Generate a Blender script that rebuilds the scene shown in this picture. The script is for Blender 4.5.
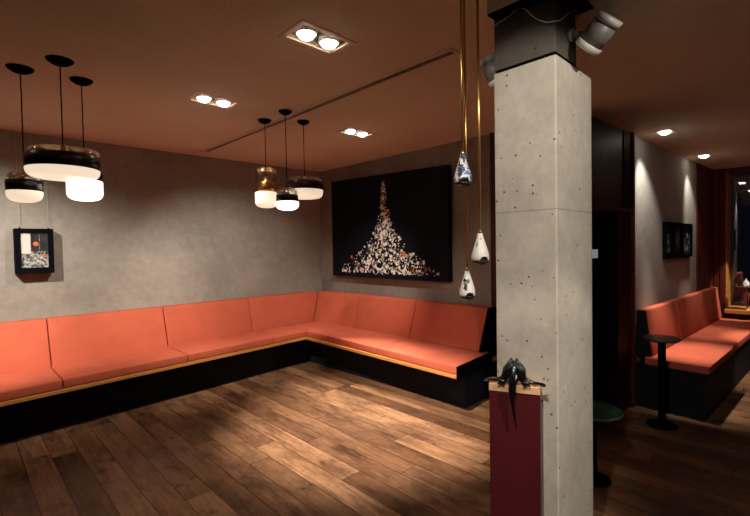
import bpy, bmesh, math, random
from mathutils import Vector, Matrix

for o in list(bpy.data.objects):
    bpy.data.objects.remove(o, do_unlink=True)
SC = bpy.context.scene
COL = SC.collection
PI = math.pi
CEIL = 2.606
LOW = 2.455          # underside of the lowered ceiling by the column

# ------------------------------------------------------------------ camera
cam = bpy.data.cameras.new('camera')
cam_o = bpy.data.objects.new('camera', cam)
COL.objects.link(cam_o)
RT = Vector((0.71696608, -0.69689593, -0.01719614))
UP = Vector((0.02967907, 0.00586978, 0.99954224))
FW = Vector((0.69647598, 0.71714825, -0.02489166))
mw = Matrix.Identity(4)
for i in range(3):
    mw[i][0] = RT[i]; mw[i][1] = UP[i]; mw[i][2] = -FW[i]
mw[2][3] = 1.48
cam_o.matrix_world = mw
cam.sensor_width = 36.0
cam.lens = 435.116 * 36.0 / 750.0
cam.clip_start = 0.02
SC.camera = cam_o

# ------------------------------------------------------------------ world, exposure
w = bpy.data.worlds.new('night'); SC.world = w
w.use_nodes = True
w.node_tree.nodes['Background'].inputs[0].default_value = (0.30, 0.36, 0.62, 1)
w.node_tree.nodes['Background'].inputs[1].default_value = 0.006
SC.view_settings.view_transform = 'Standard'
SC.view_settings.look = 'None'
SC.view_settings.gamma = 1.0
SC.view_settings.use_curve_mapping = False
SC.view_settings.exposure = 0.0

WARM = (1.0, 0.91, 0.79)
# recessed spots: (x, y, z of the fixture, [(watts, target, cone degrees, blend), ...])
DOWNLIGHTS = [
    (1.450, 1.906, CEIL, [(60, (1.4, 2.6, 0.0), 54, 0.9), (820, (2.46, 2.66, 0.0), 53, 0.8)]),
    (1.455, 3.220, CEIL, [(150, (0.9, 5.1, 0.62), 72, 1.0), (280, (2.5, 5.1, 0.62), 74, 1.0)]),
    (2.885, 3.200, CEIL, [(160, (3.7, 4.15, 0.6), 62, 1.0), (400, (2.70, 3.15, 0.0), 46, 1.0)]),
]
SIDE_LIGHTS = [
    (4.557, 0.980, LOW, [(42, (4.75, 1.19, 1.75), 66, 0.8), (210, (4.90, 0.80, 0.45), 34, 0.9)]),
    (6.183, 0.951, LOW, [(28, (6.35, 1.11, 1.85), 60, 0.8), (80, (6.1, 0.84, 0.45), 34, 0.8)]),
]
HIDDEN_LIGHTS = [   # unseen recessed lights added to light the left wall and column
    (-0.400, 3.400, CEIL, [(400, (0.20, 5.2, 1.15), 62, 1.0), (110, (-0.1, 5.0, 0.6), 50, 0.8)]),
    (0.020, 0.300, CEIL, [(130, (1.72, 0.91, 1.80), 34, 0.4), (185, (1.72, 0.98, 0.66), 26, 0.8)]),
    (1.250, -0.85, CEIL, [(130, (1.92, 0.74, 1.80), 34, 0.4), (205, (1.86, 0.74, 0.66), 28, 0.8)]),
]
HIDDEN_SIDE = [  # unseen small lights added to light the floor patch and window sill
    (5.900, 0.150, LOW, [(190, (6.1, 0.22, 0.0), 36, 0.6)]),
    (7.000, 0.000, LOW, [(170, (7.60, 0.86, 0.52), 25, 0.3)]),
]

# ------------------------------------------------------------------ materials
def new_mat(name):
    m = bpy.data.materials.new(name); m.use_nodes = True
    nt = m.node_tree
    return m, nt, nt.nodes['Principled BSDF']

def plain(name, rgb, rough=0.5, metal=0.0, spec=0.5, var=0.0, scale=8.0, bump=0.0, bscale=60.0, coat=0.0):
    m, nt, b = new_mat(name)
    b.inputs['Base Color'].default_value = (*rgb, 1)
    b.inputs['Roughness'].default_value = rough
    b.inputs['Metallic'].default_value = metal
    b.inputs['Specular IOR Level'].default_value = spec
    b.inputs['Coat Weight'].default_value = coat
    tc = nt.nodes.new('ShaderNodeTexCoord')
    if var:
        n = nt.nodes.new('ShaderNodeTexNoise'); n.inputs['Scale'].default_value = scale; n.inputs['Detail'].default_value = 6
        r = nt.nodes.new('ShaderNodeValToRGB')
        r.color_ramp.elements[0].position = 0.3; r.color_ramp.elements[1].position = 0.7
        r.color_ramp.elements[0].color = (*[c * (1 - var) for c in rgb], 1)
        r.color_ramp.elements[1].color = (*[min(1, c * (1 + var)) for c in rgb], 1)
        nt.links.new(tc.outputs['Object'], n.inputs['Vector'])
        nt.links.new(n.outputs['Fac'], r.inputs[0]); nt.links.new(r.outputs[0], b.inputs['Base Color'])
    if bump:
        n2 = nt.nodes.new('ShaderNodeTexNoise'); n2.inputs['Scale'].default_value = bscale; n2.inputs['Detail'].default_value = 4
        bp = nt.nodes.new('ShaderNodeBump'); bp.inputs['Strength'].default_value = bump; bp.inputs['Distance'].default_value = 0.01
        nt.links.new(tc.outputs['Object'], n2.inputs['Vector'])
        nt.links.new(n2.outputs['Fac'], bp.inputs['Height']); nt.links.new(bp.outputs[0], b.inputs['Normal'])
    return m

def emit(name, rgb, s):
    m, nt, b = new_mat(name)
    b.inputs['Base Color'].default_value = (*rgb, 1)
    b.inputs['Emission Color'].default_value = (*rgb, 1)
    b.inputs['Emission Strength'].default_value = s
    b.inputs['Roughness'].default_value = 0.3
    return m

def mix_rgb(nt, a, b, fac, mode='MIX'):
    n = nt.nodes.new('ShaderNodeMix'); n.data_type = 'RGBA'; n.blend_type = mode
    for s, v in ((n.inputs[0], fac), (n.inputs[6], a), (n.inputs[7], b)):
        if hasattr(v, 'links') or isinstance(v, bpy.types.NodeSocket): nt.links.new(v, s)
        elif isinstance(v, tuple): s.default_value = (*v, 1)
        else: s.default_value = v
    return n.outputs[2]

def noise(nt, vec, scale, detail=6, rough=0.6):
    n = nt.nodes.new('ShaderNodeTexNoise')
    n.inputs['Scale'].default_value = scale; n.inputs['Detail'].default_value = detail; n.inputs['Roughness'].default_value = rough
    nt.links.new(vec, n.inputs['Vector']); return n.outputs['Fac']

def ramp(nt, fac, p0, c0, p1, c1):
    r = nt.nodes.new('ShaderNodeValToRGB')
    r.color_ramp.elements[0].position = p0; r.color_ramp.elements[0].color = (*c0, 1)
    r.color_ramp.elements[1].position = p1; r.color_ramp.elements[1].color = (*c1, 1)
    nt.links.new(fac, r.inputs[0]); return r.outputs[0]

def mapped(nt, scale=(1, 1, 1), rot=(0, 0, 0)):
    tc = nt.nodes.new('ShaderNodeTexCoord'); mp = nt.nodes.new('ShaderNodeMapping')
    mp.inputs['Scale'].default_value = scale; mp.inputs['Rotation'].default_value = rot
    nt.links.new(tc.outputs['Object'], mp.inputs['Vector']); return mp.outputs[0]

def concrete(name, lo, hi, pores=False, panels=None, big=1.3):
    m, nt, b = new_mat(name)
    v = mapped(nt)
    c = ramp(nt, noise(nt, v, big, 8, 0.65), 0.32, lo, 0.68, hi)
    c = mix_rgb(nt, c, ramp(nt, noise(nt, v, 14, 8, 0.7), 0.3, (0.84,) * 3, 0.7, (1.08,) * 3), 1.0, 'MULTIPLY')
    if pores:
        vo = nt.nodes.new('ShaderNodeTexVoronoi'); vo.inputs['Scale'].default_value = 21
        nt.links.new(v, vo.inputs['Vector'])
        d = ramp(nt, vo.outputs['Distance'], 0.09, (0.25,) * 3, 0.125, (1,) * 3)
        pick = ramp(nt, noise(nt, v, 7, 2), 0.44, (1, 1, 1), 0.47, (0, 0, 0))
        d = mix_rgb(nt, d, (1, 1, 1), pick)
        c = mix_rgb(nt, c, d, 1.0, 'MULTIPLY')
    if panels:
        br = nt.nodes.new('ShaderNodeTexBrick')
        br.offset = 0.0; br.inputs['Scale'].default_value = 1
        br.inputs['Brick Width'].default_value = panels[0]; br.inputs['Row Height'].default_value = panels[1]
        br.inputs['Mortar Size'].default_value = 0.0035; br.inputs['Mortar Smooth'].default_value = 0.5
        br.inputs['Color1'].default_value = (1, 1, 1, 1); br.inputs['Color2'].default_value = (0.86, 0.86, 0.86, 1); br.inputs['Mortar'].default_value = (0.66, 0.66, 0.66, 1)
        sx = nt.nodes.new('ShaderNodeSeparateXYZ'); cx = nt.nodes.new('ShaderNodeCombineXYZ')
        nt.links.new(v, sx.inputs[0]); nt.links.new(sx.outputs[panels[2]], cx.inputs[0]); nt.links.new(sx.outputs[2], cx.inputs[1])
        off = nt.nodes.new('ShaderNodeVectorMath'); off.inputs[1].default_value = panels[3]
        nt.links.new(cx.outputs[0], off.inputs[0]); nt.links.new(off.outputs[0], br.inputs['Vector'])
        c = mix_rgb(nt, c, br.outputs['Color'], 1.0, 'MULTIPLY')
    nt.links.new(c, b.inputs['Base Color'])
    b.inputs['Roughness'].default_value = 0.8; b.inputs['Specular IOR Level'].default_value = 0.25
    bp = nt.nodes.new('ShaderNodeBump'); bp.inputs['Strength'].default_value = 0.25; bp.inputs['Distance'].default_value = 0.004
    nt.links.new(noise(nt, v, 40, 6), bp.inputs['Height']); nt.links.new(bp.outputs[0], b.inputs['Normal'])
    return m

def plank_floor(width=0.158, length=1.9):
    """oak boards along y, each row shifted by its own amount, each board its own tone"""
    m, nt, b = new_mat('worn oak planks')
    N = nt.nodes.new; K = nt.links.new
    def val(op, a, c=None):
        n = N('ShaderNodeMath'); n.operation = op
        for i, v in enumerate((a, c)):
            if v is None: continue
            if isinstance(v, bpy.types.NodeSocket): K(v, n.inputs[i])
            else: n.inputs[i].default_value = v
        return n.outputs[0]
    tc = N('ShaderNodeTexCoord'); sx = N('ShaderNodeSeparateXYZ'); K(tc.outputs['Object'], sx.inputs[0])
    u = val('DIVIDE', sx.outputs[0], width); row = val('FLOOR', u)
    wn = N('ShaderNodeTexWhiteNoise'); wn.noise_dimensions = '1D'; K(row, wn.inputs['W'])
    t = val('ADD', val('DIVIDE', sx.outputs[1], length), val('MULTIPLY', wn.outputs['Value'], 5.0)); cell = val('FLOOR', t)
    cb = N('ShaderNodeCombineXYZ'); K(row, cb.inputs[0]); K(cell, cb.inputs[1])
    w2 = N('ShaderNodeTexWhiteNoise'); w2.noise_dimensions = '2D'; K(cb.outputs[0], w2.inputs['Vector'])
    tone = w2.outputs['Value']
    du = val('MULTIPLY', val('MINIMUM', val('FRACT', u), val('SUBTRACT', 1.0, val('FRACT', u))), width)
    dt = val('MULTIPLY', val('MINIMUM', val('FRACT', t), val('SUBTRACT', 1.0, val('FRACT', t))), length)
    gap = ramp(nt, val('MINIMUM', du, dt), 0.0014, (0.05,) * 3, 0.0042, (1,) * 3)
    v = N('ShaderNodeCombineXYZ'); K(val('ADD', sx.outputs[1], val('MULTIPLY', tone, 30.0)), v.inputs[0]); K(sx.outputs[0], v.inputs[1]); K(val('MULTIPLY', row, 3.7), v.inputs[2])
    mp = N('ShaderNodeMapping'); mp.inputs['Scale'].default_value = (1.5, 20, 1); K(v.outputs[0], mp.inputs['Vector'])
    grain = noise(nt, mp.outputs[0], 2.2, 9, 0.68)
    c = ramp(nt, tone, 0.0, (0.125, 0.056, 0.026), 1.0, (0.345, 0.180, 0.090))
    c = mix_rgb(nt, c, ramp(nt, grain, 0.28, (0.50, 0.47, 0.45), 0.72, (1.28, 1.28, 1.28)), 1.0, 'MULTIPLY')
    mq = N('ShaderNodeMapping'); mq.inputs['Scale'].default_value = (1.0, 2.4, 1); K(v.outputs[0], mq.inputs['Vector'])
    c = mix_rgb(nt, c, ramp(nt, noise(nt, mq.outputs[0], 2.0, 8, 0.75), 0.36, (0.40, 0.37, 0.37), 0.56, (1.10, 1.10, 1.10)), 1.0, 'MULTIPLY')
    c = mix_rgb(nt, c, ramp(nt, noise(nt, v.outputs[0], 8, 5, 0.65), 0.27, (0.22, 0.2, 0.19), 0.40, (1, 1, 1)), 1.0, 'MULTIPLY')
    c = mix_rgb(nt, c, gap, 1.0, 'MULTIPLY')
    K(c, b.inputs['Base Color'])
    K(ramp(nt, grain, 0.3, (0.38,) * 3, 0.7, (0.56,) * 3), b.inputs['Roughness'])
    b.inputs['Specular IOR Level'].default_value = 0.4
    bp = N('ShaderNodeBump'); bp.inputs['Strength'].default_value = 0.35; bp.inputs['Distance'].default_value = 0.003
    K(mix_rgb(nt, gap, grain, 0.3), bp.inputs['Height']); K(bp.outputs[0], b.inputs['Normal'])
    return m

def wood(name, c0, c1, rough=0.45, axis=2, dens=30):
    m, nt, b = new_mat(name)
    s = [dens] * 3; s[axis] = 1.5
    v = mapped(nt, tuple(s))
    c = ramp(nt, noise(nt, v, 1.2, 7, 0.6), 0.3, c0, 0.7, c1)
    nt.links.new(c, b.inputs['Base Color']); b.inputs['Roughness'].default_value = rough
    b.inputs['Specular IOR Level'].default_value = 0.15
    return m

def glass(name, tint, gloss=0.12, rough=0.02):
    m = bpy.data.materials.new(name); m.use_nodes = True; nt = m.node_tree
    nt.nodes.clear()
    out = nt.nodes.new('ShaderNodeOutputMaterial'); mx = nt.nodes.new('ShaderNodeMixShader')
    tr = nt.nodes.new('ShaderNodeBsdfTransparent'); gl = nt.nodes.new('ShaderNodeBsdfGlossy')
    lw = nt.nodes.new('ShaderNodeLayerWeight'); lw.inputs['Blend'].default_value = 0.35
    ma = nt.nodes.new('ShaderNodeMath'); ma.operation = 'MULTIPLY_ADD'; ma.inputs[1].default_value = 0.55; ma.inputs[2].default_value = gloss * 0.4
    tr.inputs[0].default_value = (*tint, 1); gl.inputs['Color'].default_value = (1, 1, 1, 1); gl.inputs['Roughness'].default_value = rough
    nt.links.new(lw.outputs['Fresnel'], ma.inputs[0]); nt.links.new(ma.outputs[0], mx.inputs[0])
    nt.links.new(tr.outputs[0], mx.inputs[1]); nt.links.new(gl.outputs[0], mx.inputs[2]); nt.links.new(mx.outputs[0], out.inputs[0])
    return m

def speckle(name, base, colors, scale, thr):
    """glazed ceramic with small painted marks"""
    m, nt, b = new_mat(name)
    v = mapped(nt)
    c = None
    prev = base
    for i, col in enumerate(colors):
        vo = nt.nodes.new('ShaderNodeTexNoise'); vo.inputs['Scale'].default_value = scale * (1 + 0.35 * i); vo.inputs['Detail'].default_value = 2
        nt.links.new(v, vo.inputs['Vector'])
        f = ramp(nt, vo.outputs['Fac'], thr - 0.01, (0,) * 3, thr + 0.015, (1,) * 3)
        prev = mix_rgb(nt, prev, col, f)
    nt.links.new(prev, b.inputs['Base Color']); b.inputs['Roughness'].default_value = 0.35
    return m

def photo_print(name, dark, light, scale):
    m, nt, b = new_mat(name)
    v = mapped(nt)
    c = ramp(nt, noise(nt, v, scale, 5, 0.75), 0.42, dark, 0.60, light)
    nt.links.new(c, b.inputs['Base Color']); b.inputs['Roughness'].default_value = 0.4
    return m

M = {}
M['plaster'] = concrete('smoothed grey plaster', (0.26, 0.24, 0.205), (0.41, 0.378, 0.328), big=0.8)
M['board'] = concrete('cast concrete', (0.20, 0.175, 0.15), (0.33, 0.295, 0.25), panels=(2.1, 1.32, 1, (-0.745, -1.0, 0)))
M['sidewall'] = concrete('pale plaster', (0.42, 0.39, 0.36), (0.52, 0.48, 0.44))
M['column'] = concrete('pale concrete with pores', (0.46, 0.41, 0.35), (0.62, 0.56, 0.48), pores=True, big=2.5, panels=(9.0, 1.62, 1, (4.0, 0, 0)))
M['head'] = concrete('dark grey concrete', (0.075, 0.066, 0.055), (0.115, 0.10, 0.083), pores=True, big=2.5)
M['ceil'] = plain('brown textured plaster', (0.74, 0.645, 0.49), 0.85, spec=0.2, var=0.08, scale=1.2, bump=1.0, bscale=110)
M['floor'] = plank_floor()
M['orange'] = plain('orange wool upholstery', (0.56, 0.125, 0.068), 0.9, spec=0.15, var=0.07, scale=5, bump=0.12, bscale=400)
M['edge'] = wood('oiled oak edge', (0.50, 0.20, 0.05), (0.70, 0.32, 0.09), 0.45, 0)
M['jamb'] = wood('brown oak jamb', (0.22, 0.085, 0.03), (0.34, 0.14, 0.05), 0.5, 2)
M['edge_y'] = wood('oiled oak edge across', (0.50, 0.20, 0.05), (0.70, 0.32, 0.09), 0.45, 1)
M['black'] = plain('black lacquer', (0.004, 0.004, 0.006), 0.7, spec=0.02)
M['plinth'] = plain('blue black paint', (0.014, 0.015, 0.022), 0.7, spec=0.1)
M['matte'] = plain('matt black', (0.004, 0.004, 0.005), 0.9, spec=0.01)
M['redwood'] = wood('dark red stained wood', (0.085, 0.015, 0.012), (0.16, 0.028, 0.022), 0.5, 2)
M['brownwood'] = wood('dark brown stained wood', (0.045, 0.013, 0.010), (0.085, 0.023, 0.017), 0.5, 2)
M['red'] = plain('dark red lacquer', (0.075, 0.007, 0.010), 0.45, spec=0.4, var=0.1)
M['cap'] = wood('pale beech', (0.62, 0.34, 0.17), (0.78, 0.48, 0.27), 0.5, 1)
M['gloss'] = plain('glossy black glaze', (0.004, 0.004, 0.004), 0.14, spec=0.6, coat=0.6, bump=0.12, bscale=90)
M['brass'] = plain('brushed brass', (0.62, 0.38, 0.13), 0.28, metal=1.0)
M['bronze'] = plain('copper brown metal', (0.45, 0.22, 0.10), 0.3, metal=1.0)
M['plate'] = plain('pale bronze plate', (0.55, 0.42, 0.28), 0.4, metal=0.6)
M['darkbrown'] = plain('dark brown enamel', (0.045, 0.018, 0.012), 0.25, spec=0.5)
M['blackenamel'] = plain('black enamel', (0.012, 0.012, 0.014), 0.25, spec=0.5)
M['steel'] = plain('grey painted metal', (0.17, 0.158, 0.14), 0.45, var=0.05)
M['palemetal'] = plain('pale metal rim', (0.55, 0.51, 0.45), 0.4)
M['chrome'] = plain('chrome', (0.8, 0.8, 0.8), 0.12, metal=1.0)
M['wire'] = plain('pale cable', (0.66, 0.60, 0.50), 0.5)
M['trim'] = plain('pale brown painted metal', (0.66, 0.52, 0.40), 0.4)
M['green'] = plain('green lacquer', (0.006, 0.085, 0.045), 0.5, spec=0.2, var=0.1)
M['palerim'] = plain('pale green rim', (0.30, 0.42, 0.36), 0.4)
M['tabletop'] = plain('dark stone top', (0.10, 0.085, 0.075), 0.35, var=0.25, scale=20)
M['lampglow'] = emit('lamp lens', (1.0, 0.88, 0.72), 15.0)
M['opal_cream'] = emit('opal glass cream', (1.0, 0.80, 0.60), 0.85)
M['opal_white'] = emit('opal glass white', (1.0, 0.93, 0.84), 2.4)
M['opal_dim'] = emit('opal glass dim', (1.0, 0.82, 0.62), 0.72)
M['clear'] = glass('clear glass', (0.98, 0.97, 0.95), 0.35)
M['amber'] = glass('amber glass', (0.98, 0.84, 0.64), 0.4)
M['olive'] = glass('olive glass', (0.82, 0.78, 0.58), 0.3)
M['pane'] = glass('window glass', (0.9, 0.92, 0.95), 0.22, 0.0)
M['canvas'] = plain('black canvas', (0.006, 0.0075, 0.014), 0.7, spec=0.1)
M['bulb'] = emit('bulb', (1.0, 0.75, 0.45), 4.0)
M['display'] = emit('pale display', (0.95, 0.9, 0.85), 0.2)  # emission stands in for light on a pale patch
M['outlamp'] = emit('white lamp glow', (1.0, 0.95, 0.9), 5.0)
M['paper'] = plain('white mount', (0.62, 0.60, 0.56), 0.6)
M['print_a'] = photo_print('black and white print', (0.02, 0.02, 0.02), (0.55, 0.53, 0.5), 38)
M['print_b'] = photo_print('dark print', (0.004, 0.004, 0.005), (0.035, 0.035, 0.035), 30)
M['orangepaint'] = plain('orange paint', (0.80, 0.13, 0.03), 0.5)
M['cer_blue'] = speckle('blue and white glaze', (0.78, 0.77, 0.74), [(0.05, 0.12, 0.45), (0.10, 0.2, 0.5), (0.03, 0.03, 0.03)], 30, 0.56)
M['cer_dot'] = speckle('white dotted glaze', (0.80, 0.76, 0.70), [(0.10, 0.09, 0.08)], 110, 0.66)
M['cer_black'] = speckle('white glaze with black strokes', (0.80, 0.78, 0.73), [(0.015, 0.015, 0.015)], 26, 0.58)
M['cer_hole'] = plain('black glazed opening', (0.008, 0.008, 0.008), 0.2, spec=0.6)
M['copper_spot'] = plain('copper glaze', (0.70, 0.30, 0.12), 0.3)

# ------------------------------------------------------------------ mesh helpers
def BM(): return bmesh.new()

def add_box(bm, x0, x1, y0, y1, z0, z1, bevel=0.0, seg=2, mi=0):
    return add_hexa(bm, [(x0, y0, z0), (x1, y0, z0), (x1, y1, z0), (x0, y1, z0), (x0, y0, z1), (x1, y0, z1), (x1, y1, z1), (x0, y1, z1)], bevel, seg, mi)

def add_hexa(bm, p, bevel=0.0, seg=2, mi=0):
    t = BM()
    v = [t.verts.new(q) for q in p]
    for f in ((3, 2, 1, 0), (4, 5, 6, 7), (0, 1, 5, 4), (1, 2, 6, 5), (2, 3, 7, 6), (3, 0, 4, 7)):
        t.faces.new([v[i] for i in f])
    if bevel: bmesh.ops.bevel(t, geom=t.edges[:], offset=bevel, segments=seg, affect='EDGES', profile=0.6)
    bmesh.ops.recalc_face_normals(t, faces=t.faces[:])
    merge(bm, t, mi)

def merge(bm, t, mi=0, mat=None):
    if mat is not None: bmesh.ops.transform(t, matrix=mat, verts=t.verts[:])
    mp = {}
    for v in t.verts: mp[v] = bm.verts.new(v.co)
    for f in t.faces:
        try:
            g = bm.faces.new([mp[v] for v in f.verts]); g.material_index = mi; g.smooth = f.smooth
        except ValueError: pass
    t.free()

def add_lathe(bm, prof, n=40, mi=0, mat=None, closed=True):
    """prof: [(r, z)] from one end to the other; r = 0 closes to a point"""
    t = BM(); rings = []
    for r, z in prof:
        if r < 1e-6: rings.append([t.verts.new((0, 0, z))])
        else: rings.append([t.verts.new((r * math.cos(2 * PI * k / n), r * math.sin(2 * PI * k / n), z)) for k in range(n)])
    for a, b in zip(rings, rings[1:]):
        for k in range(n):
            k2 = (k + 1) % n
            if len(a) == 1 and len(b) == 1: continue
            if len(a) == 1: f = t.faces.new((a[0], b[k2], b[k]))
            elif len(b) == 1: f = t.faces.new((a[k], a[k2], b[0]))
            else: f = t.faces.new((a[k], a[k2], b[k2], b[k]))
            f.smooth = True
    if closed:
        for rg in (rings[0], rings[-1]):
            if len(rg) > 1: t.faces.new(rg)
    bmesh.ops.recalc_face_normals(t, faces=t.faces[:])
    merge(bm, t, mi, mat)

def add_tube(bm, pts, r, n=10, mi=0):
    """round bar along pts; r a number or one radius per point"""
    pts = [Vector(p) for p in pts]
    rs = r if isinstance(r, (list, tuple)) else [r] * len(pts)
    t = BM(); rings = []; ref = None
    for i, p in enumerate(pts):
        d = (pts[min(i + 1, len(pts) - 1)] - pts[max(i - 1, 0)]).normalized()
        if ref is None: ref = Vector((0, 0, 1)) if abs(d.z) < 0.9 else Vector((1, 0, 0))
        a = d.cross(ref).normalized(); b = a.cross(d).normalized(); ref = b
        rings.append([t.verts.new(p + rs[i] * (math.cos(2 * PI * k / n) * a + math.sin(2 * PI * k / n) * b)) for k in range(n)])
    for a, b in zip(rings, rings[1:]):
        for k in range(n):
            f = t.faces.new((a[k], a[(k + 1) % n], b[(k + 1) % n], b[k])); f.smooth = True
    t.faces.new(rings[0]); t.faces.new(rings[-1])
    bmesh.ops.recalc_face_normals(t, faces=t.faces[:])
    merge(bm, t, mi)

def add_ellipsoid(bm, c, r, u=20, v=14, mi=0, mat=None):
    t = BM(); bmesh.ops.create_uvsphere(t, u_segments=u, v_segments=v, radius=1.0)
    for f in t.faces: f.smooth = True
    m = Matrix.Translation(c) @ (mat or Matrix.Identity(4)) @ Matrix.Diagonal((*r, 1))
    merge(bm, t, mi, m)

def add_prism(bm, outline, z0, z1, mi=0, smooth=False, bevel=0.0):
    t = BM()
    lo = [t.verts.new((x, y, z0)) for x, y in outline]; hi = [t.verts.new((x, y, z1)) for x, y in outline]
    n = len(outline)
    t.faces.new(lo[::-1]); t.faces.new(hi)
    for k in range(n):
        f = t.faces.new((lo[k], lo[(k + 1) % n], hi[(k + 1) % n], hi[k])); f.smooth = smooth
    bmesh.ops.recalc_face_normals(t, faces=t.faces[:])
    merge(bm, t, mi)

def bez(p0, p1, p2, n=16):
    p0, p1, p2 = Vector(p0), Vector(p1), Vector(p2)
    return [(1 - t) ** 2 * p0 + 2 * t * (1 - t) * p1 + t * t * p2 for t in [k / n for k in range(n + 1)]]

def obj(name, bm, mat, parent=None, loc=None):
    """link bm as ONE mesh object; top-level meshes drawn in place get their origin at loc"""
    me = bpy.data.meshes.new(name)
    if loc is not None: bmesh.ops.translate(bm, verts=bm.verts[:], vec=-Vector(loc))
    bm.to_mesh(me); bm.free()
    for m in (mat if isinstance(mat, list) else [mat]): me.materials.append(m)
    o = bpy.data.objects.new(name, me); COL.objects.link(o)
    if loc is not None: o.location = loc
    if parent: o.parent = parent
    return o

def smooth_by_angle(o, deg=35):
    me = o.data
    for p in me.polygons: p.use_smooth = True
    bm = BM(); bm.from_mesh(me)
    for e in bm.edges:
        if len(e.link_faces) == 2 and e.calc_face_angle(0) > math.radians(deg): e.smooth = False
    bm.to_mesh(me); bm.free()

def tag(o, label, cat, group=None):
    o['label'] = label; o['category'] = cat
    if group: o['group'] = group
    return o

def thing(name, label, cat, loc=(0, 0, 0), rotz=0.0, group=None):
    o = bpy.data.objects.new(name, None); COL.objects.link(o)
    o.empty_display_size = 0.1
    o.location = loc; o.rotation_euler = (0, 0, rotz)
    return tag(o, label, cat, group)

def struct(name, bm, mat, loc=None, parent=None):
    o = obj(name, bm, mat, parent, loc)
    if parent is None: o['kind'] = 'structure'
    return o

def dup(root, loc, label, rotz=None):
    r = root.copy(); COL.objects.link(r); r.location = loc
    if rotz is not None: r.rotation_euler = (0, 0, rotz)
    r['label'] = label
    for ch in root.children:
        c = ch.copy(); COL.objects.link(c); c.parent = r
        for g in ch.children:
            d = g.copy(); COL.objects.link(d); d.parent = c
    return r

# ------------------------------------------------------------------ structure
bm = BM(); add_box(bm, -3.0, 8.4, -3.0, 5.35, -0.12, 0.0)
struct('floor', bm, M['floor'])

# ceiling with real openings for the recessed lights and the slot
FIX_W, FIX_D = 0.33, 0.20
SIDE_W, SIDE_D = 0.17, 0.13
holes = [(x - FIX_W / 2, x + FIX_W / 2, y - FIX_D / 2, y + FIX_D / 2) for x, y, z, _ in DOWNLIGHTS + HIDDEN_LIGHTS]
SLOT = (2.088, 2.130, 1.50, 4.93)
holes.append(SLOT)
def ceiling_mesh(rects, holes, z, th, deep):
    """slab with recesses; rects are the plan areas it covers"""
    xs = sorted({round(v, 5) for r in rects + holes for v in r[:2]}); ys = sorted({round(v, 5) for r in rects + holes for v in r[2:]})
    bm = BM(); vv = {}
    def cv(x, y, q):
        k = (round(x, 5), round(y, 5), round(q, 5))
        if k not in vv: vv[k] = bm.verts.new(k)
        return vv[k]
    def inside(rs, x, y): return any(r[0] < x < r[1] and r[2] < y < r[3] for r in rs)
    def level(x, y): return None if not inside(rects, x, y) else (z + deep if inside(holes, x, y) else z)
    for i in range(len(xs) - 1):
        for j in range(len(ys) - 1):
            x0, x1, y0, y1 = xs[i], xs[i + 1], ys[j], ys[j + 1]
            mx, my = (x0 + x1) / 2, (y0 + y1) / 2
            zb = level(mx, my)
            if zb is None: continue
            bm.faces.new([cv(x0, y0, zb), cv(x0, y1, zb), cv(x1, y1, zb), cv(x1, y0, zb)])
            bm.faces.new([cv(x0, y0, z + th), cv(x1, y0, z + th), cv(x1, y1, z + th), cv(x0, y1, z + th)])
            for ax, ay, bx, by, qx, qy in ((x0, y0, x1, y0, mx, y0 - 1e-4), (x1, y0, x1, y1, x1 + 1e-4, my), (x1, y1, x0, y1, mx, y1 + 1e-4), (x0, y1, x0, y0, x0 - 1e-4, my)):
                zq = level(qx, qy); top = z + th if zq is None else zq
                if top > zb + 1e-6:
                    bm.faces.new([cv(ax, ay, zb), cv(bx, by, zb), cv(bx, by, top), cv(ax, ay, top)])
    bmesh.ops.recalc_face_normals(bm, faces=bm.faces[:])
    return bm
struct('ceiling', ceiling_mesh([(-3.0, 8.4, -3.0, 5.35)], holes, CEIL, 0.14, 0.11), M['ceil'])
side_holes = [(x - SIDE_W / 2, x + SIDE_W / 2, y - SIDE_D / 2, y + SIDE_D / 2) for x, y, z, _ in SIDE_LIGHTS + HIDDEN_SIDE]
struct('ceiling_lowered', ceiling_mesh([(1.65, 8.0, -3.0, 0.995), (2.35, 8.0, 0.995, 1.30)], side_holes, LOW, CEIL - LOW - 0.001, 0.11), M['ceil'])

bm = BM(); add_box(bm, -3.0, 4.09, 5.2, 5.35, 0.0, CEIL)
struct('wall_left', bm, M['plaster'])
bm = BM(); add_box(bm, 3.94, 4.09, 2.34, 5.2, 0.0, CEIL)
struct('wall_back', bm, M['board'])
bm = BM(); add_box(bm, 3.90, 4.09, 2.27, 2.34, 0.0, CEIL, 0.004, 1)
struct('trim_1', bm, M['brownwood'])

def wy(x): return 1.200 - 0.0442 * (x - 4.42)          # line of the side wall
def slab(bm, x0, x1, t, z0, z1, off=0.0):
    add_hexa(bm, [(x0, wy(x0) + off, z0), (x1, wy(x1) + off, z0), (x1, wy(x1) + off + t, z0), (x0, wy(x0) + off + t, z0),
                  (x0, wy(x0) + off, z1), (x1, wy(x1) + off, z1), (x1, wy(x1) + off + t, z1), (x0, wy(x0) + off + t, z1)])
bm = BM(); slab(bm, 4.39, 6.66, 0.14, 0.0, LOW)
struct('wall_right', bm, M['sidewall'])
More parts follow.
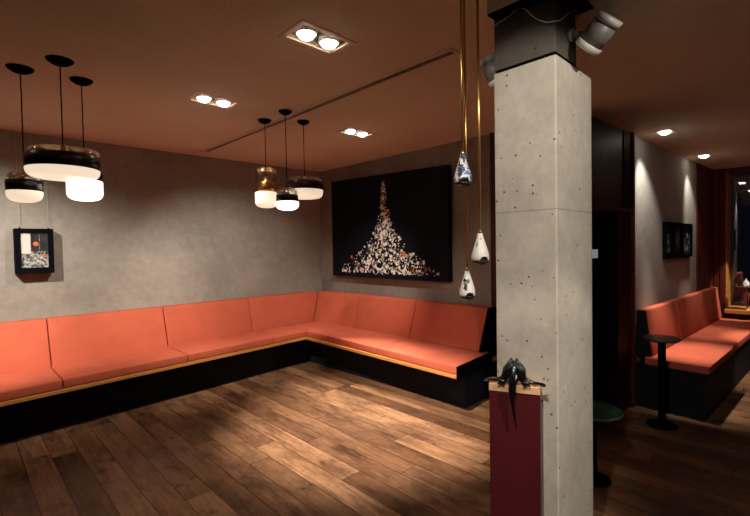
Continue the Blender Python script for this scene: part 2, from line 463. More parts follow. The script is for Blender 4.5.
# dark timber front between the column and the pale wall, with its door opening
bm = BM(); slab(bm, 3.30, 4.39, 0.10, 1.78, LOW)
slab(bm, 4.06, 4.39, 0.10, 0.0, 1.75); slab(bm, 3.30, 3.44, 0.10, 0.0, 1.75)
for k in range(4): slab(bm, 4.19 + 0.05 * k, 4.205 + 0.05 * k, 0.012, 1.78, LOW, -0.012)
struct('wall_timber', bm, M['brownwood'])
bm = BM(); slab(bm, 3.40, 4.37, 0.13, 1.75, 1.78, -0.02)
slab(bm, 4.36, 4.39, 0.03, 0.0, LOW, -0.03)
struct('trim_2', bm, M['redwood'])
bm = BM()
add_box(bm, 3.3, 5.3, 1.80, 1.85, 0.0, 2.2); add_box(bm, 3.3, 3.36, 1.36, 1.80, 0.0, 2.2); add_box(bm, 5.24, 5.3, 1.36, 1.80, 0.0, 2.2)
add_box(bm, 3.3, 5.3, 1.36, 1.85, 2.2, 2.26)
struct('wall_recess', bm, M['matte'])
# dark red boards between the pale wall and the window
bm = BM(); slab(bm, 6.66, 7.66, 0.14, 0.0, LOW)
for k in range(8): slab(bm, 6.665 + 0.103 * k, 6.76 + 0.103 * k, 0.012, 0.0, LOW, -0.012)
struct('wall_boards', bm, M['redwood'])

# window wall at the far right
WX = 7.50
bm = BM()
add_box(bm, WX, WX + 0.40, 0.914, 1.062, 0.0, LOW)
add_box(bm, WX, WX + 0.40, -3.0, -1.6, 0.0, LOW)
add_box(bm, WX, WX + 0.40, -1.6, 0.914, 0.0, 0.52)
add_box(bm, WX, WX + 0.40, -1.6, 0.914, 2.42, LOW)
for k in range(2): add_box(bm, WX - 0.02, WX, 0.918 + 0.068 * k, 0.978 + 0.068 * k, 0.0, LOW, 0.004, 1)
struct('wall_window', bm, M['redwood'])
bm = BM()
add_box(bm, WX + 0.001, WX + 0.40, 0.906, 0.914, 0.57, 2.42)
add_box(bm, WX + 0.02, WX + 0.40, -1.6, -1.56, 0.57, 2.42)
wf = struct('window_1', bm, M['edge'])
bm = BM(); add_box(bm, WX - 0.13, WX + 0.40, -1.6, 0.914, 0.52, 0.57, 0.006, 2)
obj('window_sill', bm, M['edge_y'], wf)
bm = BM(); add_box(bm, WX + 0.36, WX + 0.372, -1.56, 0.906, 0.57, 2.42)
obj('window_pane', bm, M['pane'], wf)

# ------------------------------------------------------------------ column
def rounded(x0, x1, y0, y1, rl, rr, n=10):
    """plan outline; rl = chamfer radius on the x0 side, rr on the x1 side"""
    out = []
    for cx, cy, r, a0 in ((x0 + rl, y0 + rl, rl, PI), (x1 - rr, y0 + rr, rr, 1.5 * PI), (x1 - rr, y1 - rr, rr, 0), (x0 + rl, y1 - rl, rl, 0.5 * PI)):
        for k in range(n + 1):
            a = a0 + 0.5 * PI * k / n
            out.append((cx + r * math.cos(a), cy + r * math.sin(a)))
    return out
CXO, CYO = 1.92, 0.87
col = thing('concrete_column', 'thick pale concrete column with darker top standing in the room', 'column', (CXO, CYO, 0.0))
def loc_out(pts): return [(x - CXO, y - CYO) for x, y in pts]
bm = BM(); add_prism(bm, loc_out(rounded(1.715, 2.192, 0.732, 1.005, 0.007, 0.126)), 0.0, 2.222, smooth=True)
smooth_by_angle(obj('shaft', bm, M['column'], col), 20)
bm = BM(); add_prism(bm, loc_out(rounded(1.724, 2.13, 0.741, 0.996, 0.007, 0.12)), 2.222, 2.236, smooth=True)
smooth_by_angle(obj('joint', bm, M['matte'], col), 20)
bm = BM(); add_prism(bm, loc_out(rounded(1.717, 1.995, 0.734, 1.003, 0.007, 0.09)), 2.236, LOW, smooth=True)
smooth_by_angle(obj('head', bm, M['head'], col), 20)
bm = BM(); add_box(bm, 1.652 - CXO, 1.93 - CXO, 0.665 - CYO, 0.994 - CYO, LOW - 0.006, LOW)
obj('ceiling_plate', bm, M['matte'], col)  # thin black sheet standing in for shade under the lowered ceiling

# ------------------------------------------------------------------ benches
def yf(x): return 4.245 + 0.085 * (min(x, 3.2) - 0.3)        # seat front, bench along the left wall
def yb(x): return 4.855 + 0.045 * (x - 0.3)                  # foot of its backrest
ZS0, ZS1, ZB = 0.378, 0.455, 0.858
bench = thing('wall_bench', 'long orange upholstered bench along the plain left wall', 'bench', (1.2, 4.9, 0), group=None)
def L(p): return [(a - 1.2, b - 4.9, c) for a, b, c in p]
sx_ = [-1.45, -0.41, 0.61, 1.635, 2.66, 3.14]
for a, b in zip(sx_, sx_[1:]):
    a2, b2 = a + 0.0035, b - 0.0035
    bm = BM(); add_hexa(bm, L([(a2, yf(a2), ZS0), (b2, yf(b2), ZS0), (b2, yb(b2) + 0.03, ZS0), (a2, yb(a2) + 0.03, ZS0),
                             (a2, yf(a2), ZS1), (b2, yf(b2), ZS1), (b2, yb(b2) + 0.03, ZS1), (a2, yb(a2) + 0.03, ZS1)]), 0.012, 3)
    smooth_by_angle(obj('seat_cushion', bm, M['orange'], bench), 50)
bx_ = [-1.45, -0.41, 0.62, 1.65, 2.675, 3.68]
for a, b in zip(bx_, bx_[1:]):
    a2, b2 = a + 0.0035, b - 0.0035
    e = 0.103 if b == bx_[-1] else 0.0
    bm = BM(); add_hexa(bm, L([(a2, yb(a2) + 0.02, ZS1 - 0.02), (b2 - 0.035 * (e > 0), yb(b2) + 0.02, ZS1 - 0.02), (b2, 5.195, ZS1 - 0.02), (a2, 5.195, ZS1 - 0.02),
                             (a2, 5.08, ZB), (b2 + e, 5.08, ZB), (b2 + e, 5.195, ZB), (a2, 5.195, ZB)]), 0.010, 3)
    smooth_by_angle(obj('backrest_cushion', bm, M['orange'], bench), 50)
bm = BM(); add_hexa(bm, L([(-1.45, yf(-1.45) - 0.006, 0.345), (3.13, yf(3.13) - 0.006, 0.345), (3.13, 5.19, 0.345), (-1.45, 5.19, 0.345),
                         (-1.45, yf(-1.45) - 0.006, 0.376), (3.13, yf(3.13) - 0.006, 0.376), (3.13, 5.19, 0.376), (-1.45, 5.19, 0.376)]), 0.003, 1)
obj('seat_board', bm, M['edge'], bench)
bm = BM(); add_hexa(bm, L([(-1.45, yf(-1.45) + 0.25, 0), (3.30, yf(3.1) + 0.22, 0), (3.30, 5.19, 0), (-1.45, 5.19, 0),
                         (-1.45, yf(-1.45) + 0.25, 0.344), (3.30, yf(3.1) + 0.22, 0.344), (3.30, 5.19, 0.344), (-1.45, 5.19, 0.344)]))
obj('plinth', bm, M['plinth'], bench)

bench2 = thing('wall_bench', 'orange upholstered corner bench below the large black painting', 'bench', (3.6, 3.6, 0))
def L2(p): return [(a - 3.6, b - 3.6, c) for a, b, c in p]
def xf(y): return 3.045 + 0.045 * (y - 2.2)                  # seat front
def xb(y): return 3.63 + 0.0 * y
sy_ = [2.235, 3.19, 4.085, 4.96]
for a, b in zip(sy_, sy_[1:]):
    a2, b2 = a + 0.0035, b - 0.0035
    x0a, x0b = (xf(a2), xf(b2)) if b < 4.9 else (xf(a2), 3.148)
    bm = BM(); add_hexa(bm, L2([(x0a, a2 - (0.07 if a < 2.3 else 0), ZS0), (3.68, a2, ZS0), (3.68, b2, ZS0), (x0b, b2, ZS0),
                              (x0a, a2 - (0.07 if a < 2.3 else 0), ZS1), (3.68, a2, ZS1), (3.68, b2, ZS1), (x0b, b2, ZS1)]), 0.012, 3)
    smooth_by_angle(obj('seat_cushion', bm, M['orange'], bench2), 50)
by_ = [2.30, 3.235, 4.20, 5.08]
for a, b in zip(by_, by_[1:]):
    a2, b2 = a + 0.0035, b - 0.0035
    bm = BM(); add_hexa(bm, L2([(3.645, a2, ZS1 - 0.02), (3.935, a2, ZS1 - 0.02), (3.935, b2, ZS1 - 0.02), (3.645, b2 - (0.045 if b > 5 else 0), ZS1 - 0.02),
                              (3.785, a2, ZB), (3.935, a2, ZB), (3.935, b2, ZB), (3.785, b2, ZB)]), 0.010, 3)
    smooth_by_angle(obj('backrest_cushion', bm, M['orange'], bench2), 50)
bm = BM(); add_hexa(bm, L2([(xf(2.2) - 0.006, 2.165, 0.345), (3.93, 2.245, 0.345), (3.93, 4.95, 0.345), (3.145, 4.95, 0.345),
                          (xf(2.2) - 0.006, 2.165, 0.376), (3.93, 2.245, 0.376), (3.93, 4.95, 0.376), (3.145, 4.95, 0.376)]), 0.003, 1)
obj('seat_board', bm, M['edge_y'], bench2)
bm = BM(); add_hexa(bm, L2([(xf(2.2) - 0.004, 2.152, 0.343), (3.70, 2.212, 0.343), (3.70, 2.232, 0.343), (xf(2.2) - 0.004, 2.163, 0.343),
                          (xf(2.2) - 0.004, 2.152, 0.45), (3.70, 2.212, 0.45), (3.70, 2.232, 0.45), (xf(2.2) - 0.004, 2.163, 0.45)]))
obj('end_board', bm, M['matte'], bench2)  # black cover on the seat end, standing in for its unlit side
bm = BM(); add_box(bm, 3.31 - 3.6, 3.93 - 3.6, 2.26 - 3.6, 4.95 - 3.6, 0, 0.344)
obj('plinth', bm, M['plinth'], bench2)
bm = BM(); add_hexa(bm, L2([(3.56, 2.262, 0.38), (3.935, 2.262, 0.38), (3.935, 2.296, 0.38), (3.56, 2.296, 0.38),
                          (3.76, 2.262, 0.865), (3.935, 2.262, 0.865), (3.935, 2.296, 0.865), (3.76, 2.296, 0.865)]), 0.003, 1)
obj('end_panel', bm, M['matte'], bench2)

# bench by the window, parallel to the side wall
b3 = thing('wall_bench', 'orange upholstered bench below the three small black pictures', 'bench', (4.43, wy(4.43), 0), math.atan(-0.0442))
xs3 = [0.0, 0.98, 1.97, 2.93]
for i in range(3):
    a2, b2 = xs3[i] + 0.002, xs3[i + 1] - 0.002
    bm = BM(); add_box(bm, a2, b2, (-0.562, -0.553, -0.545)[i], -0.09, 0.385, 0.455, 0.012, 3)
    smooth_by_angle(obj('seat_cushion', bm, M['orange'], b3), 50)
bs3 = [0.065, 0.97, 1.87, 2.93]
for i in range(3):
    a2, b2 = bs3[i] + 0.002, bs3[i + 1] - 0.002
    bm = BM(); add_hexa(bm, [(a2, -0.14, 0.456), (b2, -0.14, 0.456), (b2, -0.016, 0.456), (a2, -0.016, 0.456),
                             (a2, -0.088, 0.868), (b2, -0.088, 0.868), (b2, -0.016, 0.868), (a2, -0.016, 0.868)], 0.014, 3)
    smooth_by_angle(obj('backrest_cushion', bm, M['orange'], b3), 50)
bm = BM(); add_box(bm, 0.0, 2.93, -0.535, -0.016, 0.0, 0.383)
obj('plinth', bm, M['plinth'], b3)
bm = BM(); add_hexa(bm, [(0.030, -0.135, 0.456), (0.064, -0.135, 0.456), (0.064, -0.016, 0.456), (0.030, -0.016, 0.456),
                         (0.030, -0.085, 0.866), (0.064, -0.085, 0.866), (0.064, -0.016, 0.866), (0.030, -0.016, 0.866)], 0.003, 1)
obj('end_panel', bm, M['plinth'], b3)

# ------------------------------------------------------------------ recessed ceiling lights
def downlight(x, y, z, spots, label, W_, D_, group):
    t = thing('recessed_ceiling_light', label, 'ceiling light', (x, y, z), 0, group)
    bm = BM()
    w_, d_, tk = W_ / 2, D_ / 2, 0.018
    add_box(bm, -w_ - 0.012, w_ + 0.012, -d_ - 0.012, -d_ + tk, -0.003, 0.004); add_box(bm, -w_ - 0.012, w_ + 0.012, d_ - tk, d_ + 0.012, -0.003, 0.004)
    add_box(bm, -w_ - 0.012, -w_ + tk, -d_ + tk, d_ - tk, -0.003, 0.004); add_box(bm, w_ - tk, w_ + 0.012, -d_ + tk, d_ - tk, -0.003, 0.004)
    obj('frame', bm, M['trim'], t)
    n = 2 if W_ > 0.25 else 1
    for k in range(n):
        px = (k - (n - 1) / 2) * (W_ * 0.46)
        bm = BM(); add_lathe(bm, [(0.060, 0.075), (0.060, 0.02), (0.055, 0.002), (0.050, 0.002), (0.046, 0.020), (0.0, 0.022)], 24, 0, Matrix.Translation((px, 0, 0)), closed=False)
        hd = obj('lamp_head', bm, M['palemetal'], t)
        bm = BM(); add_lathe(bm, [(0.0, -0.024), (0.022, -0.022), (0.037, -0.014), (0.046, 0.000), (0.046, 0.016), (0, 0.016)], 24, 0, Matrix.Translation((px, 0, 0)), closed=False)
        obj('lens', bm, M['lampglow'], hd)
    for k, (wt, tg, cone, bl) in enumerate(spots):
        px = (k - (len(spots) - 1) / 2) * (W_ * 0.46)
        ld = bpy.data.lights.new('spot', 'SPOT'); ld.energy = wt; ld.color = WARM
        ld.spot_size = math.radians(cone); ld.spot_blend = bl; ld.shadow_soft_size = 0.035
        lo = bpy.data.objects.new('spot_lamp', ld); COL.objects.link(lo); lo.parent = t
        lo.location = (px, 0, -0.034)
        d = Vector(tg) - Vector((x + px, y, z - 0.034))
        lo.rotation_euler = d.to_track_quat('-Z', 'Y').to_euler()
    return t
G = 'recessed twin ceiling lights'
lab = ['nearest and largest looking recessed twin ceiling light, at the top of the photo', 'recessed twin ceiling light in the open ceiling between the two pendant clusters', 'recessed twin ceiling light in front of the large black painting']
for (x, y, z, s), l in zip(DOWNLIGHTS, lab): downlight(x, y, z, s, l, FIX_W, FIX_D, G)
lab = ['small recessed ceiling light washing the pale wall, nearer of two past the column', 'small recessed ceiling light beside the dark window, farther of two past the column']
for (x, y, z, s), l in zip(SIDE_LIGHTS, lab): downlight(x, y, z, s, l, SIDE_W, SIDE_D, 'small recessed lights by the pale wall')
lab = ['recessed twin ceiling light left of the hanging small picture, outside the photo', 'recessed twin ceiling light above the viewer, outside the photo', 'recessed twin ceiling light behind the viewer, outside the photo']
for (x, y, z, s), l in zip(HIDDEN_LIGHTS, lab): downlight(x, y, z, s, l, FIX_W, FIX_D, G)
lab = ['small recessed light in front of the window bench, outside the photo', 'small recessed light in front of the window sill, outside the photo']
for (x, y, z, s), l in zip(HIDDEN_SIDE, lab): downlight(x, y, z, s, l, SIDE_W, SIDE_D, 'small recessed lights by the pale wall')

# slot track in the ceiling
t = thing('ceiling_track', 'long thin pale track with dark slot running across the ceiling', 'ceiling track', (2.11, 3.2, CEIL))
bm = BM(); add_box(bm, -0.045, -0.022, -1.72, 1.75, -0.006, 0.0); add_box(bm, 0.020, 0.055, -1.72, 1.75, -0.006, 0.0); add_box(bm, -0.022, 0.02, -1.72, -1.70, -0.006, 0.0)
obj('rail', bm, M['trim'], t)
bm = BM(); add_box(bm, -0.0215, 0.0195, -1.699, 1.729, 0.02, 0.05)
obj('slot', bm, M['matte'], t)

# ------------------------------------------------------------------ pendant lamps
def pendant(loc, r_top, r_band, r_bot, z_top, z_b1, z_b0, z_bot, mats, label, cr, group):
    """heights above floor: top of the clear glass, top and foot of the metal band, foot of the opal glass"""
    glass_m, band_m, opal_m = mats
    z0 = z_bot
    t = thing('pendant_lamp', label, 'pendant lamp', (loc[0], loc[1], z0), 0, group)
    zc = CEIL - z0
    bm = BM(); add_lathe(bm, [(0.0, zc - 0.034), (cr * 0.25, zc - 0.033), (cr * 0.6, zc - 0.026), (cr * 0.9, zc - 0.012), (cr, zc - 0.003), (cr, zc)], 32)
    obj('canopy', bm, M['matte'], t)
    bm = BM(); add_tube(bm, [(0, 0, zc - 0.03), (0, 0, z_b1 - z0 + 0.02)], 0.0035, 8)
    obj('cord', bm, M['matte'], t)
    bm = BM(); add_lathe(bm, [(0, z_b1 - z0 + 0.055), (0.010, z_b1 - z0 + 0.055), (0.014, z_b1 - z0 + 0.03), (0.022, z_b1 - z0 + 0.02), (0.022, z_b1 - z0 + 0.0035), (0, z_b1 - z0 + 0.0035)], 20)
    obj('socket', bm, M['chrome'], t)
    # clear glass cap
    hT = z_top - z_b1; rr = min(hT * 0.8, r_top * 0.55, 0.06)
    prof = [(r_top * 0.985, z_b1 - z0)]
    for k in range(9):
        a = PI / 2 * k / 8
        prof.append((r_top - rr + rr * math.cos(a), z_top - z0 - rr + rr * math.sin(a)))
    prof += [(r_top * 0.3, z_top - z0 + 0.004), (0.012, z_top - z0 + 0.006)]
    bm = BM(); add_lathe(bm, prof, 48, closed=False)
    obj('glass_cap', bm, glass_m, t)
    # band
    h = z_b1 - z0; g = z_b0 - z0
    bm = BM(); add_lathe(bm, [(0.0, h), (r_band - 0.003, h), (r_band, h - 0.003), (r_band, g + 0.003), (r_band - 0.003, g), (0.0, g)], 48, closed=True)
    obj('band', bm, band_m, t)
    bm = BM(); add_lathe(bm, [(0, h + 0.0005), (r_band - 0.014, h + 0.0005), (r_band - 0.014, h + 0.003), (0, h + 0.003)], 40)
    obj('top_plate', bm, M['plate'], t)
    # opal bowl
    ro = min(0.045, g * 0.8)
    prof = [(0.0, 0.0), (r_bot * 0.5, 0.001), (r_bot - ro, 0.004)]
    for k in range(1, 9):
        a = -PI / 2 + PI / 2 * k / 8
        prof.append((r_bot - ro + ro * math.cos(a), 0.004 + ro + ro * math.sin(a)))
    prof += [(max(r_bot, r_band * 0.99), g - 0.004), (max(r_bot, r_band * 0.99) - 0.004, g - 0.0005), (0.0, g - 0.0005)]
    bm = BM(); add_lathe(bm, prof, 48, closed=False)
    obj('opal_shade', bm, opal_m, t)
    return t
GP = 'pendant lamps near the hanging small picture'
pendant((0.330, 3.406), 0.087, 0.093, 0.091, 1.973, 1.924, 1.859, 1.792, (M['olive'], M['blackenamel'], M['opal_cream']), 'small pendant lamp with smoky glass cap and black band, leftmost in the photo', 0.07, GP)
pendant((0.485, 3.115), 0.176, 0.186, 0.183, 2.082, 2.044, 1.968, 1.912, (M['amber'], M['blackenamel'], M['opal_cream']), 'widest pendant lamp, drum shaped with broad black band, over two smaller ones', 0.07, GP)
pendant((0.640, 3.388), 0.096, 0.102, 0.102, 2.155, 2.007, 1.947, 1.818, (M['clear'], M['blackenamel'], M['opal_white']), 'pendant lamp with brightest tall white shade behind the wide drum pendant', 0.066, GP)
GQ = 'pendant lamps near the corner'
pendant((1.990, 3.401), 0.092, 0.072, 0.097, 2.190, 2.060, 1.975, 1.842, (M['amber'], M['bronze'], M['opal_cream']), 'tall pendant lamp with amber glass cap and copper coloured band', 0.058, GQ)
pendant((1.988, 3.071), 0.090, 0.091, 0.094, 1.977, 1.919, 1.866, 1.796, (M['clear'], M['blackenamel'], M['opal_white']), 'smallest pendant lamp with black band, hanging lowest of the corner cluster', 0.055, GQ)
pendant((2.266, 3.215), 0.156, 0.164, 0.160, 2.100, 2.068, 1.996, 1.922, (M['clear'], M['darkbrown'], M['opal_dim']), 'wide flat pendant lamp with dark brown band and cream shade near the corner', 0.055, GQ)

# ------------------------------------------------------------------ large painting
random.seed(11)
pt = thing('painting', 'large black painting of a pale cluttered mound above the corner bench', 'painting', (3.94, 3.836, 1.085))
bm = BM(); add_hexa(bm, [(-0.075, -1.005, 0), (-0.004, -1.005, 0), (-0.004, 1.005, 0.005), (-0.075, 1.005, 0.005),
                         (-0.075, -1.005, 1.275), (-0.004, -1.005, 1.275), (-0.004, 1.005, 1.325), (-0.075, 1.005, 1.325)], 0.006, 2)
obj('canvas', bm, M['canvas'], pt)
paint = [plain('paint white', (0.86, 0.84, 0.78), 0.5), plain('paint grey', (0.24, 0.24, 0.24), 0.5), plain('paint yellow green', (0.36, 0.40, 0.10), 0.5),
         M['orangepaint'], plain('paint ochre', (0.45, 0.27, 0.10), 0.5), plain('paint pale blue', (0.22, 0.34, 0.42), 0.5), M['canvas']]
bm = BM()
def half(v):            # half width of the mound at height v (0 foot .. 1 top), metres
    pts = [(0.0, 0.86), (0.06, 0.80), (0.13, 0.63), (0.2, 0.50), (0.3, 0.36), (0.38, 0.26), (0.47, 0.17), (0.56, 0.125), (0.68, 0.085), (0.8, 0.05), (0.92, 0.03), (1, 0.012)]
    for (a, p), (b, q) in zip(pts, pts[1:]):
        if a <= v <= b: return p + (q - p) * (v - a) / (b - a)
    return 0.01
def flake(yc, zc, s, mi, lay, kind):
    n = {0: 3, 1: 4, 2: 12, 3: 7, 4: 10}[kind]; a0 = random.uniform(0, 2 * PI)
    el = random.uniform(0.35, 1.0) if kind != 2 else 1.0
    c, sn = math.cos(a0), math.sin(a0)
    pts = []
    if kind == 4:       # crescent
        for k in range(n):
            a = PI * k / (n - 1); pts.append((math.cos(a), math.sin(a)))
        for k in range(1, n - 1):
            a = PI - PI * k / (n - 1); pts.append((math.cos(a) * 0.95, math.sin(a) * 0.5))
    else:
        for k in range(n):
            a = 2 * PI * k / n; rr = random.uniform(0.6, 1.1) if kind in (1, 3) else 1.0
            pts.append((math.cos(a) * rr, math.sin(a) * rr * el))
    q = [(yc + s * (p * c - r * sn), zc + s * (p * sn + r * c)) for p, r in pts]
    x = -0.0755 - lay
    lo = [bm.verts.new((x, a, b)) for a, b in q]; hi = [bm.verts.new((x - 0.0006, a, b)) for a, b in q]
    for f in ([hi] + [[lo[k], lo[(k + 1) % len(q)], hi[(k + 1) % len(q)], hi[k]] for k in range(len(q))]):
        try: bm.faces.new(f).material_index = mi
        except ValueError: pass
YC, Z0, HH = -0.03, 0.075, 1.14
lay = 0.0
for i in range(1700):
    v = random.random() ** 1.9
    if v > 0.62 and random.random() < 0.45: continue
    hw = half(v)
    u = random.uniform(-1, 1)
    if abs(u) > 0.7 and random.random() < 0.35: continue
    s = random.uniform(0.008, 0.032) * (1.0 - 0.45 * v) * (1 - 0.25 * abs(u))
    mi = random.choices(range(7), (46, 13, 5, 2.2, 5, 2.5, 26))[0]
    flake(YC + u * hw, Z0 + v * HH, s, mi, lay, random.choices(range(5), (16, 18, 22, 18, 26))[0])
    lay += 0.0000035
for (u, v, s, mi, kd) in [(-0.02, 0.56, 0.075, 0, 1), (-0.05, 0.66, 0.032, 3, 2), (-0.03, 0.5, 0.05, 0, 4), (0.02, 0.43, 0.07, 0, 3), (-0.02, 0.36, 0.09, 0, 4), (-0.01, 0.3, 0.06, 2, 4), (-0.33, 0.20, 0.03, 3, 2), (0.62, 0.17, 0.02, 3, 2), (-0.04, 0.62, 0.045, 0, 4), (0.0, 0.93, 0.018, 1, 2), (0.0, 0.80, 0.02, 0, 4), (-0.3, 0.07, 0.06, 0, 4), (0.1, 0.08, 0.07, 0, 4), (0.3, 0.12, 0.05, 0, 3), (-0.55, 0.06, 0.05, 0, 4)]:
    lay += 0.00001; flake(YC + u, Z0 + v * HH, s, mi, 0.004 + lay * 0.01, kd)
bmesh.ops.recalc_face_normals(bm, faces=bm.faces[:])
obj('painted_mound', bm, paint, pt)

# ------------------------------------------------------------------ small hanging picture
pic = thing('framed_picture', 'small black framed picture hung on two wires on the left wall', 'picture', (0.55, 5.2, 1.29))
bm = BM(); FWD, FH, FD = 0.285, 0.415, 0.125
hx = FWD / 2
for (x0, x1, z0, z1) in ((-hx, hx, 0, 0.055), (-hx, hx, FH - 0.042, FH), (-hx, -hx + 0.042, 0.055, FH - 0.042), (hx - 0.042, hx, 0.055, FH - 0.042)):
    add_box(bm, x0, x1, -FD, -0.005, z0, z1)
obj('frame', bm, M['black'], pic)
bm = BM(); x0, x1, z0, z1 = -hx + 0.042, hx - 0.042, 0.055, FH - 0.042
yq = -FD + 0.012
add_box(bm, x0, x1, yq, -0.01, z0, z1, mi=0)
xa, xm = x0 + 0.07, x0 + 0.135
add_box(bm, x0, xa, yq - 0.001, yq, z0 + 0.13, z1, mi=1)
add_box(bm, xa + 0.003, xm, yq - 0.001, yq, z0 + 0.15, z1, mi=2); add_box(bm, xm + 0.003, x1, yq - 0.001, yq, z0 + 0.15, z1, mi=2)
for (cx, cz, s) in ((xa + 0.040, z1 - 0.10, 0.022), (xm + 0.03, z0 + 0.11, 0.014)):
    add_lathe(bm, [(0, 0), (s, 0), (s * 0.9, 0.0015), (0, 0.0015)], 14, 3, Matrix.Translation((cx, yq - 0.001, cz)) @ Matrix.Rotation(PI / 2, 4, 'X'))
obj('picture_print', bm, [M['print_a'], M['paper'], M['print_b'], M['orangepaint']], pic)
for x in (-0.10, 0.115):
    bm = BM(); add_tube(bm, [(x, -0.045, FH - 0.004), (x, -0.02, FH + 0.5), (x, -0.012, CEIL - 1.29)], 0.0014, 6)
    obj('hanging_wire', bm, M['wire'], pic)
    bm = BM(); add_box(bm, x - 0.006, x + 0.006, -0.055, -0.035, FH - 0.001, FH + 0.012)
    obj('hook', bm, M['black'], pic)

# three pictures on the pale wall
def small_pic(xc, wd, label, seed):
    t = thing('framed_picture', label, 'picture', (xc, wy(xc), 1.305), math.atan(-0.0442), 'three black pictures above the window bench')
    h = 0.385
    bm = BM(); q = wd / 2; fr = 0.035
    for (a, b, c, d) in ((-q, q, 0, fr), (-q, q, h - fr, h), (-q, -q + fr, fr, h - fr), (q - fr, q, fr, h - fr)):
        add_box(bm, a, b, -0.035, -0.003, c, d)
    obj('frame', bm, M['black'], t)
    random.seed(seed)
    bm = BM(); add_box(bm, -q + fr, q - fr, -0.022, -0.004, fr, h - fr, mi=0)
    for k in range(7):
        a = random.uniform(-q + fr + 0.03, q - fr - 0.06); c = random.uniform(fr + 0.03, h - fr - 0.1)
        add_box(bm, a, a + random.uniform(0.01, 0.05), -0.0225, -0.02, c, c + random.uniform(0.015, 0.07), mi=1)
    if seed == 2: add_box(bm, q - fr - 0.05, q - fr - 0.03, -0.0226, -0.02, 0.10, h - 0.07, mi=1)
    obj('picture_print', bm, [M['print_b'], plain('pale grey print', (0.40, 0.40, 0.40), 0.5)], t)
small_pic(5.425, 0.285, 'black picture nearest the column of the three in a row above the bench', 1)
small_pic(5.725, 0.305, 'middle one of the three black pictures in a row above the bench', 2)
small_pic(6.105, 0.445, 'black picture nearest the window of the three in a row above the bench', 3)
# ------------------------------------------------------------------ hanging ceramic drops
def drop(x, y, z_bot, s, body_m, label, tilt):
    t = thing('hanging_drop_light', label, 'pendant light', (x, y, z_bot), tilt, 'ceramic drops on brass rods')
    prof = [(0.010, 0.128), (0.012, 0.120), (0.016, 0.105), (0.022, 0.085), (0.029, 0.063), (0.034, 0.045), (0.0365, 0.032), (0.036, 0.022), (0.032, 0.012)]
    prof = [(r * s, z * s) for r, z in prof]
    tl = Matrix.Rotation(0.0, 4, 'X')
    bm = BM(); add_lathe(bm, prof, 32, closed=True)
    # oblique black mouth: cut the foot of the drop at a slant towards the room
    t2 = obj('ceramic_body', bm, body_m, t)
    mp = [(0.0335, 0.014), (0.030, 0.006), (0.022, 0.001), (0.010, -0.001), (0, -0.001)]
    bm = BM(); add_lathe(bm, [(r * s * 1.01, z * s) for r, z in mp], 32, closed=True)
    obj('mouth', bm, M['cer_hole'], t)
    bm = BM(); add_ellipsoid(bm, (-0.012 * s, -0.013 * s, 0.017 * s), (0.025 * s, 0.025 * s, 0.014 * s), 24, 14, 0, Vector((0, 0, 1)).rotation_difference(Vector((-0.62, -0.66, -0.75)).normalized()).to_matrix().to_4x4())
    obj('black_disc', bm, M['cer_hole'], t)
    bm = BM(); add_tube(bm, [(0, 0, 0.12 * s), (0, 0, CEIL - z_bot - 0.012)], 0.0052, 12)
    obj('rod', bm, M['brass'], t)
    bm = BM(); add_lathe(bm, [(0, CEIL - z_bot - 0.02), (0.02, CEIL - z_bot - 0.016), (0.025, CEIL - z_bot), (0, CEIL - z_bot)], 20)
    obj('ceiling_cap', bm, M['brass'], t)
    bm = BM(); add_lathe(bm, [(0.0, 0.145 * s), (0.0065, 0.145 * s), (0.0105 * s, 0.126 * s), (0.0, 0.126 * s)], 16)
    obj('ferrule', bm, M['brass'], t)
drop(1.525, 1.040, 1.727, 1.0, M['cer_blue'], 'blue and white teardrop hanging highest of the three ceramic drops', 0.0)
drop(1.607, 1.013, 1.401, 1.02, M['cer_dot'], 'white dotted teardrop nearest the column of the three ceramic drops', 0.2)
drop(1.609, 1.081, 1.247, 0.96, M['cer_black'], 'white teardrop with black strokes, lowest of the three ceramic drops', 0.1)

# ------------------------------------------------------------------ red stand and the black creature on it
PA = math.atan2(-0.162, 0.072)
ped = thing('display_stand', 'narrow dark red stand with pale wooden top in front of the column', 'stand', (1.592, 0.856, 0), PA)
bm = BM(); add_box(bm, -0.097, 0.097, 0.004, 0.088, 0.0, 0.888, 0.003, 1)
obj('body', bm, M['red'], ped)
bm = BM(); add_box(bm, -0.098, 0.098, 0.0, 0.090, 0.888, 0.919, 0.002, 1)
obj('wooden_top', bm, M['cap'], ped)

def squash(bm):
    for v in bm.verts:
        if v.co.z > 0.012: v.co.x *= 1.22; v.co.z = 0.012 + (v.co.z - 0.012) * 0.80
cr = thing('animal_sculpture', 'glossy black creature sculpture crouching on the red stand with tail hanging', 'sculpture', (1.592, 0.856, 0.920), PA)
cr.scale = (1.1, 1.0, 1.08)
bm = BM()
# one continuous skin: arched body, head ridge, tail over the front edge
prof = [((0.006, -0.016, -0.145), 0.0025), ((0.0, -0.016, -0.100), 0.0045), ((-0.006, -0.016, -0.055), 0.0075), ((-0.005, -0.018, -0.015), 0.0135),
        ((-0.003, -0.012, 0.018), 0.015), ((-0.002, 0.010, 0.034), 0.025), ((0, 0.024, 0.048), 0.035), ((0, 0.034, 0.064), 0.034), ((0, 0.044, 0.082), 0.025), ((0, 0.052, 0.096), 0.010)]
pts = [p for p, _ in prof]; rs = [r for _, r in prof]
